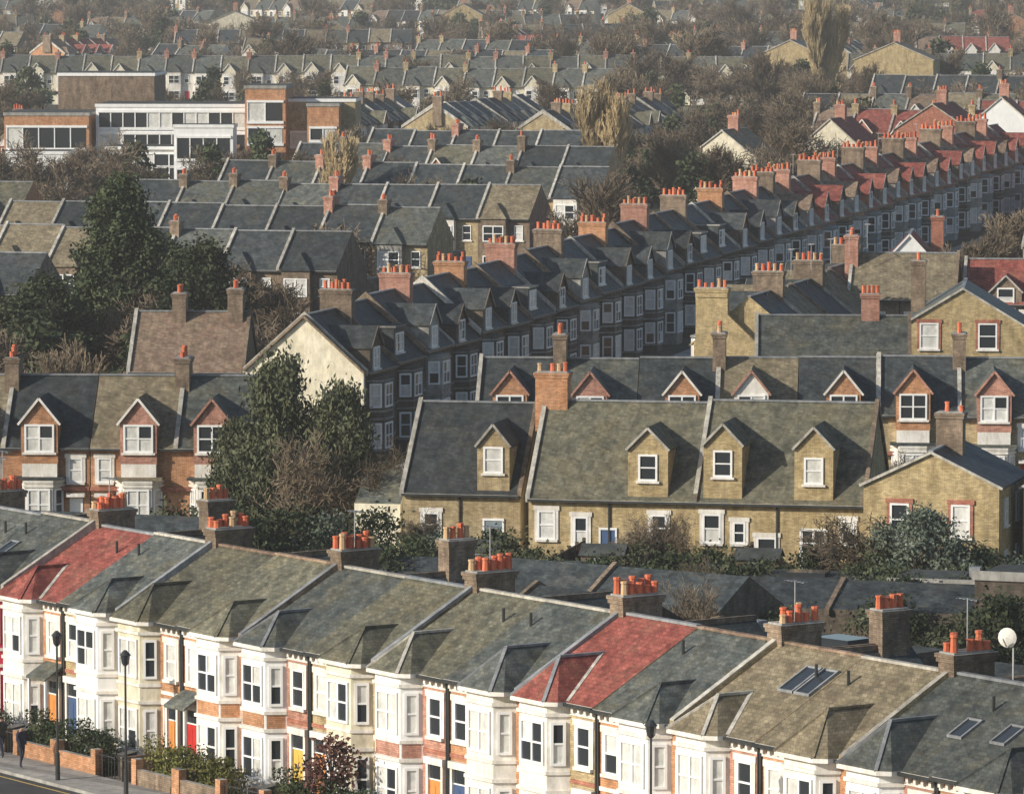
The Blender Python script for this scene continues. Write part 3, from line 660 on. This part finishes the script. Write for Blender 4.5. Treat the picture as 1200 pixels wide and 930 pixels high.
for (x,y,i,s) in ((6.5,279,1,.8),(-1,280,0,1.),(-4,282,2,.9),(-7.5,283,0,1.3),(3.5,281,3,.6),(13,277,1,.6),(16.5,276,0,.8),(-10,285,2,1.1),(23.8,267,0,1.2),(26,268,2,1.),(-12,281,0,1.4),(-15,279,0,1.5),(-18,283,1,1.4),
    (1,276,0,.8),(6,275.4,0,.8),(8.5,274.8,1,.7),(12.5,273.6,0,.7),(15.5,272,0,1.),(-5,277.6,0,1.)): shrub(x,y,i,s)
put(bt[3],'bare_tree',7.2,281,0,0,.42); put(bt[1],'bare_tree',-5,283,0,0,.42); put(bt[3],'bare_tree',17.6,270.2,0,2,.6); put(bt[0],'bare_tree',8.6,280.5,0,3,.36)
for i in range(60):
    x=rnd.uniform(-14,26); y=rnd.uniform(240,272)-max(0,x-8)*.25
    shrub(x,y,rnd.choice([0,0,1,0]),rnd.uniform(.7,1.3))
for i in range(10):
    x,y=FP(-1+i*.85,-rnd.uniform(24,44)); put(bt[i%4],'bare_tree',x,y,0,i,rnd.uniform(.35,.5))
# low back-land buildings
mb=MB(); mb.box(0,13,0,5,-.2,3.4,'brick_dark',top='felt'); mb.box(-.1,13.1,-.12,-.003,3.2,3.6,'concrete'); mb.box(4,4.6,2,2.6,3.4,4.1,'lead'); mb.box(8,10,2,3.5,3.4,3.75,'glass')
fo=mb.mesh('flat_roofed_outbuilding')
mb=MB(); mb.profx([(0,-.2),(6,-.2),(6,2.8),(3,4.4),(0,2.8)],0,15,['brick_dark','brick_dark','slate_dark','slate_dark','brick_dark'],'brick_dark'); partywall(mb,7.5,6,2.8,4.4,'brick_brown',h=.2)
wk=mb.mesh('workshop')
put(wk,'workshop',-30,272,0,R5(-20))
for (t,o,me_,nm) in ((1.,-27,fo,'flat_roofed_outbuilding'),(3.2,-25,wk,'workshop'),(5.3,-28,fo,'flat_roofed_outbuilding'),(6.6,-26,wk,'workshop'),(-.8,-24,wk,'workshop')):
    x,y=FP(t,o); put(me_,nm,x,y,0,TA+R5(8))
put(fo,'flat_roofed_outbuilding',5.5,264,0,R5(-14),(1.,1.,.6)); put(wk,'workshop',8,254,0,R5(-18),(1,1,.68)); put(fo,'flat_roofed_outbuilding',18.5,258,0,R5(-16),(.9,1,.75)); put(wk,'workshop',-8.5,268,0,R5(-14),(.85,.8,.55)); put(fo,'flat_roofed_outbuilding',22,250,0,R5(-20),(1,1,1.1))
put(wk,'workshop',-3,250,0,R5(-35))
mb=MB(); mb.box(0,30,0,.22,-.2,1.2,'brick_dark',top='concrete')
for kk in range(11): mb.box(kk*3-.2,kk*3+.2,-.08,.3,-.2,1.35,'brick_dark')
put(mb.mesh('garden_wall'),'garden_wall',-12,278.0,0,cu)
mb=MB(); mb.box(0,.06,0,8,-.1,1.6,'fence_wood')
for kk in range(5): mb.box(-.06,.12,kk*2-.06,kk*2+.06,-.1,1.75,'fence_wood')
fn=mb.mesh('garden_fence')
for xx in (-5.8,.8,5.2,9.8,14.4): put(fn,'garden_fence',xx+1.4,276.6-(xx-.9)*.21,0,cu)
mb=MB(); mb.box(0,2.2,0,1.8,0,1.9,'fence_wood'); mb.profx([(-.15,1.85),(.9,2.4),(1.95,1.85),(.9,2.28)],-.12,2.32,'felt','fence_wood'); mb.box(.7,1.5,-.04,-.001,.05,1.75,'lead')
shd=mb.mesh('garden_shed')
for (x,y) in ((3.6,275.),(11.6,273.),(-3,277.)): put(shd,'garden_shed',x,y,0,cu)

for t in sorted(roofs):
    mir=(round(t*2)%2!=0); x,y=FP(t); mb=MB(); W=4.805
    a0,a1=(.1,3.2) if not mir else (W-3.2,W-.1)
    mb.box(a0,a1,-3.25,-3.0,-.1,.75,rnd.choice(['brick_orange','brick_brown','stone_white']),top='concrete')
    for xx in (a0,a1): mb.box(xx-.18,xx+.18,-3.3,-2.95,-.1,1.15,'brick_orange',top='concrete')
    mb.box(-.06,.06,-2.95,-.9 if not mir else -.02,-.1,1.,'brick_brown')
    gx0,gx1=(3.4,4.6) if not mir else (.2,1.4)
    for kk in range(6):
        xx=gx0+(gx1-gx0)*kk/5; mb.beam((xx,-3.1,.1),(xx,-3.1,1.05),.03,.03,'metal_dark')
    mb.beam((gx0,-3.1,.95),(gx1,-3.1,.95),.04,.04,'metal_dark')
    mb.face([(gx0,-2.95,.006),(gx1,-2.95,.006),(gx1,-.95,.006),(gx0,-.95,.006)],'paving')
    put(mb.mesh('front_garden_wall'),'front_garden_wall',x,y,0,TA)
def hedge(seed,L,mat,h=1.3,w=.8):
    rng=np.random.default_rng(seed); n=int(L*w*h*520); P=rng.uniform([0,0,0],[L,w,h],size=(n,3))
    top=h*(.85+.25*np.sin(P[:,0]*2.3+seed)*np.cos(P[:,0]*.9)); P=P[P[:,2]<top]
    V,F=leafcloud(P,.085,rng); return mesh_np('hedge',V,F,[mat])
hd=[hedge(1,3,'leaf_dark',2.0,1.),hedge(2,3,'leaf_lime',2.1,1.1),hedge(3,2.6,'leaf_olive',1.4)]
for (t,i) in ((-1,0),(-.5,0),(0,0),(.5,0),(1.5,1),(1,0),(2,1),(2.5,0),(3,0),(3.5,2),(4.5,0),(5,2),(6,0)):
    mir=(round(t*2)%2!=0); al=.15 if not mir else 1.6
    x,y=FP(t,2.9,al); put(hd[i],'hedge',x,y,0,TA)
x,y=FP(3.02,2.3,0); put(leafy_tree(50,3.4,.9,None,26,50,.11,'leaf_rust',.35,.6),'purple_leaved_shrub',x,y,0)
for (t,al,i) in ((.1,1.5,1),(1.1,1,2),(1.6,3,0),(3.1,1,2),(4.1,1.,0)): 
    x,y=FP(t,2.0,al); shrub(x,y,i,.6)
def bin_mesh():
    mb=MB(); mb.profz([(0,0),(.5,0),(.5,.55),(0,.55)],.08,.95,'metal_dark'); mb.profx([(-.04,.95),(-.04,1.),(.6,1.1),(.6,.95)],-.03,.53,'metal_dark','metal_dark'); mb.beam((-.02,.5,.1),(.52,.5,.1),.2,.2,'metal_dark'); return mb.mesh('wheelie_bin')
bm=bin_mesh()
for t in (.45,1.4,2.5,.55): 
    x,y=FP(t,2.6,.1); put(bm,'wheelie_bin',x,y,0,TA)
def lamp(h):
    mb=MB(); mb.cyl(0,0,0,1.1,.10,.09,'metal_dark',10); mb.cyl(0,0,1.1,h,.055,.04,'metal_dark',10)
    mb.cyl(0,0,h,h+.12,.07,.16,'metal_dark',8); mb.cyl(0,0,h+.12,h+.42,.15,.2,'glass',8); mb.cyl(0,0,h+.42,h+.62,.24,.06,'metal_dark',8)
    return mb.mesh('street_lamp')
for (t,h) in ((1.38,5.4),(1.94,5.2),(5.57,6.6),(-.3,5.4)):
    x,y=FP(t,5.2); put(lamp(h),'street_lamp',x,y,.13,TA)
mb=MB()
for rI in range(4):
    for k2 in range(16):
        a0,a1=k2*math.pi/8,(k2+1)*math.pi/8; r0,r1=rI*.085,(rI+1)*.085
        q=[(r*math.cos(a),-.2+r*r*.7,r*math.sin(a)) for r,a in ((r0,a0),(r1,a0),(r1,a1),(r0,a1))]
        mb.face(q if rI else [q[0],q[1],q[2]],'stone_white')
mb.beam((0,-.2,0),(0,.4,-.4),.04,.04,'metal_grey'); mb.beam((0,-.18,-.3),(0,-.5,0),.03,.03,'metal_grey'); mb.beam((0,.4,-.4),(0,.4,-2.0),.05,.05,'metal_grey')
x,y=FP(6.25,-5.0); put(mb.mesh('satellite_dish'),'satellite_dish',x,y,10.1,-.5)
def person(x,y,rot,top,leg,seed):
    J=[(0,0,.95),(0,0,1.2),(0,.0,1.43),(0,.01,1.52),(0,.02,1.64),(.19,0,1.4),(.26,.1,1.14),(.25,.28,.95),(-.19,0,1.4),(-.25,-.12,1.14),(-.25,-.05,.9),
       (.1,0,.9),(.11,.18,.5),(.11,.1,.08),(.11,.26,.05),(-.1,0,.9),(-.11,-.08,.5),(-.11,-.3,.12),(-.11,-.2,.03)]
    E=[(0,1),(1,2),(2,3),(3,4),(2,5),(5,6),(6,7),(2,8),(8,9),(9,10),(0,11),(11,12),(12,13),(13,14),(0,15),(15,16),(16,17),(17,18)]
    Rr=[.15,.14,.15,.06,.105,.075,.05,.035,.075,.05,.035,.095,.065,.045,.04,.095,.065,.045,.04]
    me=bpy.data.meshes.new('person'); me.from_pydata(J,E,[]); o=bpy.data.objects.new('pedestrian',me); sc.collection.objects.link(o)
    m=o.modifiers.new('s','SKIN'); 
    if not me.skin_vertices: 
        bpy.context.view_layer.objects.active=o; 
        with bpy.context.temp_override(object=o,active_object=o): bpy.ops.mesh.customdata_skin_add()
    for i,r in enumerate(Rr): me.skin_vertices[0].data[i].radius=(r,r*.8)
    me.skin_vertices[0].data[0].use_root=True
    o.modifiers.new('u','SUBSURF').levels=1; o.modifiers['u'].render_levels=1
    dg=bpy.context.evaluated_depsgraph_get(); me2=bpy.data.meshes.new_from_object(o.evaluated_get(dg)); 
    o.modifiers.clear(); o.data=me2; me2.materials.clear()
    for mn in (top,leg,'skin','hair'): me2.materials.append(MATS[mn])
    for p in me2.polygons:
        c=p.center; p.material_index=1 if c.z<.92 else (3 if c.z>1.66 or (c.z>1.56 and c.y<-.0) else (2 if c.z>1.5 else 0))
    o.location=(x,y,.13); o.rotation_euler=(0,0,rot)
surf('skin',(.45,.28,.2),(.5,.32,.24),rand=.1,dirt=.1); surf('hair',(.03,.02,.015),(.05,.035,.02)); surf('coat',(.03,.035,.045),(.05,.05,.06)); surf('trousers',(.025,.03,.05),(.04,.045,.07))
try:
    for (t,o_,r_,tp) in ((.62,4.6,TA+1.57,'coat'),(.7,4.1,TA+1.57,'metal_dark'),(1.0,4.8,TA-1.57,'trousers')):
        x,y=FP(t,o_); person(x,y,r_,tp,'trousers',1)
except Exception as e: print('person fail',e)

# ---------------------------------------------------------------- mid / far vegetation
FA=np.array(foot)
def clear(x,y,d=6.5): return ((FA[:,0]-x)**2+(FA[:,1]-y)**2).min()>d*d
fe=[leafy_tree(60,9,3.2,lambda t:(1-t)**.6*(.6+.4*min(1,t*4)),45,55,.42,'leaf_dark',.06,1.2),leafy_tree(61,8,3.8,None,45,55,.42,'leaf_olive',.12,1.2),leafy_tree(62,5,3.,None,30,50,.35,'leaf_dark',.05,1.2)]
ft=[bare_tree(70,11,.6,4,.3,.05),bare_tree(71,12,.5,4,.4,.05),bare_tree(72,10,.65,4,.2,.05)]
r3=random.Random(11)
def scatter(n,y0,y1,f0,f1,pe,smin=.6,smax=1.2,d=6.5):
    for i in range(n):
        y=math.sqrt(r3.uniform(y0*y0,y1*y1)); x=r3.uniform(f0,f1)*y
        if not clear(x,y,d): continue
        if abs((x+9.7-0)-(y-345)*.268-7.5)<9 and y<610: continue
        if r3.random()<pe: put(r3.choice(fe),'tree',x,y,None,r3.uniform(0,6),r3.uniform(smin,smax))
        else: put(r3.choice(ft),'bare_tree',x,y,None,r3.uniform(0,6),r3.uniform(smin,smax))
scatter(60,345,440,-.11,-.04,.5,.4,.8)
scatter(90,440,640,-.11,.02,.35,.45,.9,5.5)
scatter(50,560,680,-.01,.06,.3,.5,.85)
scatter(70,425,640,.062,.11,.12,.5,.8)
scatter(110,640,940,.02,.11,.35,.6,1.05)
scatter(90,640,940,-.11,.02,.35,.6,.95)
scatter(170,960,1500,.02,.11,.3,.7,1.3)
scatter(140,980,1500,-.11,.03,.3,.7,1.2)
scatter(340,1500,2300,-.11,.11,.25,.9,1.5)
scatter(24,310,345,-.1,-.04,.5,.35,.6)
scatter(16,300,316,-.04,.1,.5,.3,.5,5)

# ---------------------------------------------------------------- haze (real air volume over the town)
mb=MB(); mb.box(-1500,1500,-50,3300,-5,75,'slate')
me=mb.mesh('haze'); me.materials.clear()
hm=bpy.data.materials.new('haze_air'); hm.use_nodes=True; nt=hm.node_tree
nt.nodes.remove(nt.nodes['Principled BSDF']); vs=nt.nodes.new('ShaderNodeVolumeScatter'); vs.inputs['Density'].default_value=.00017; vs.inputs['Color'].default_value=(1,.98,.95,1); vs.inputs['Anisotropy'].default_value=.2
nt.links.new(vs.outputs[0],nt.nodes['Material Output'].inputs['Volume']); me.materials.append(hm); put(me,'haze',0,0,0)

# ---------------------------------------------------------------- light, camera
el=R5(24); az=Vector((-.88,-.48,0)).normalized()
to=Vector((az.x*math.cos(el),az.y*math.cos(el),math.sin(el)))
w=bpy.data.worlds.new('World'); sc.world=w; w.use_nodes=True; nt=w.node_tree
bg=nt.nodes['Background']; sky=nt.nodes.new('ShaderNodeTexSky'); sky.sky_type='NISHITA'; sky.sun_disc=False
sky.sun_elevation=el; sky.sun_rotation=math.atan2(az.x,az.y); nt.links.new(sky.outputs[0],bg.inputs[0]); bg.inputs[1].default_value=.125
ld=bpy.data.lights.new('sun','SUN'); ld.energy=5; ld.angle=R5(.6); ld.color=(1,.92,.78)
lo=bpy.data.objects.new('sun',ld); sc.collection.objects.link(lo); lo.rotation_euler=(-to).to_track_quat('-Z','Y').to_euler(); lo.location=(0,0,100)
cd=bpy.data.cameras.new('camera'); cam=bpy.data.objects.new('camera',cd); sc.collection.objects.link(cam)
cd.lens=186; cd.sensor_width=36; cd.clip_start=1; cd.clip_end=9000
cam.location=(0,0,33); cam.rotation_euler=(R5(90-4.749),0,0); sc.camera=cam
print('objs',len(bpy.data.objects))
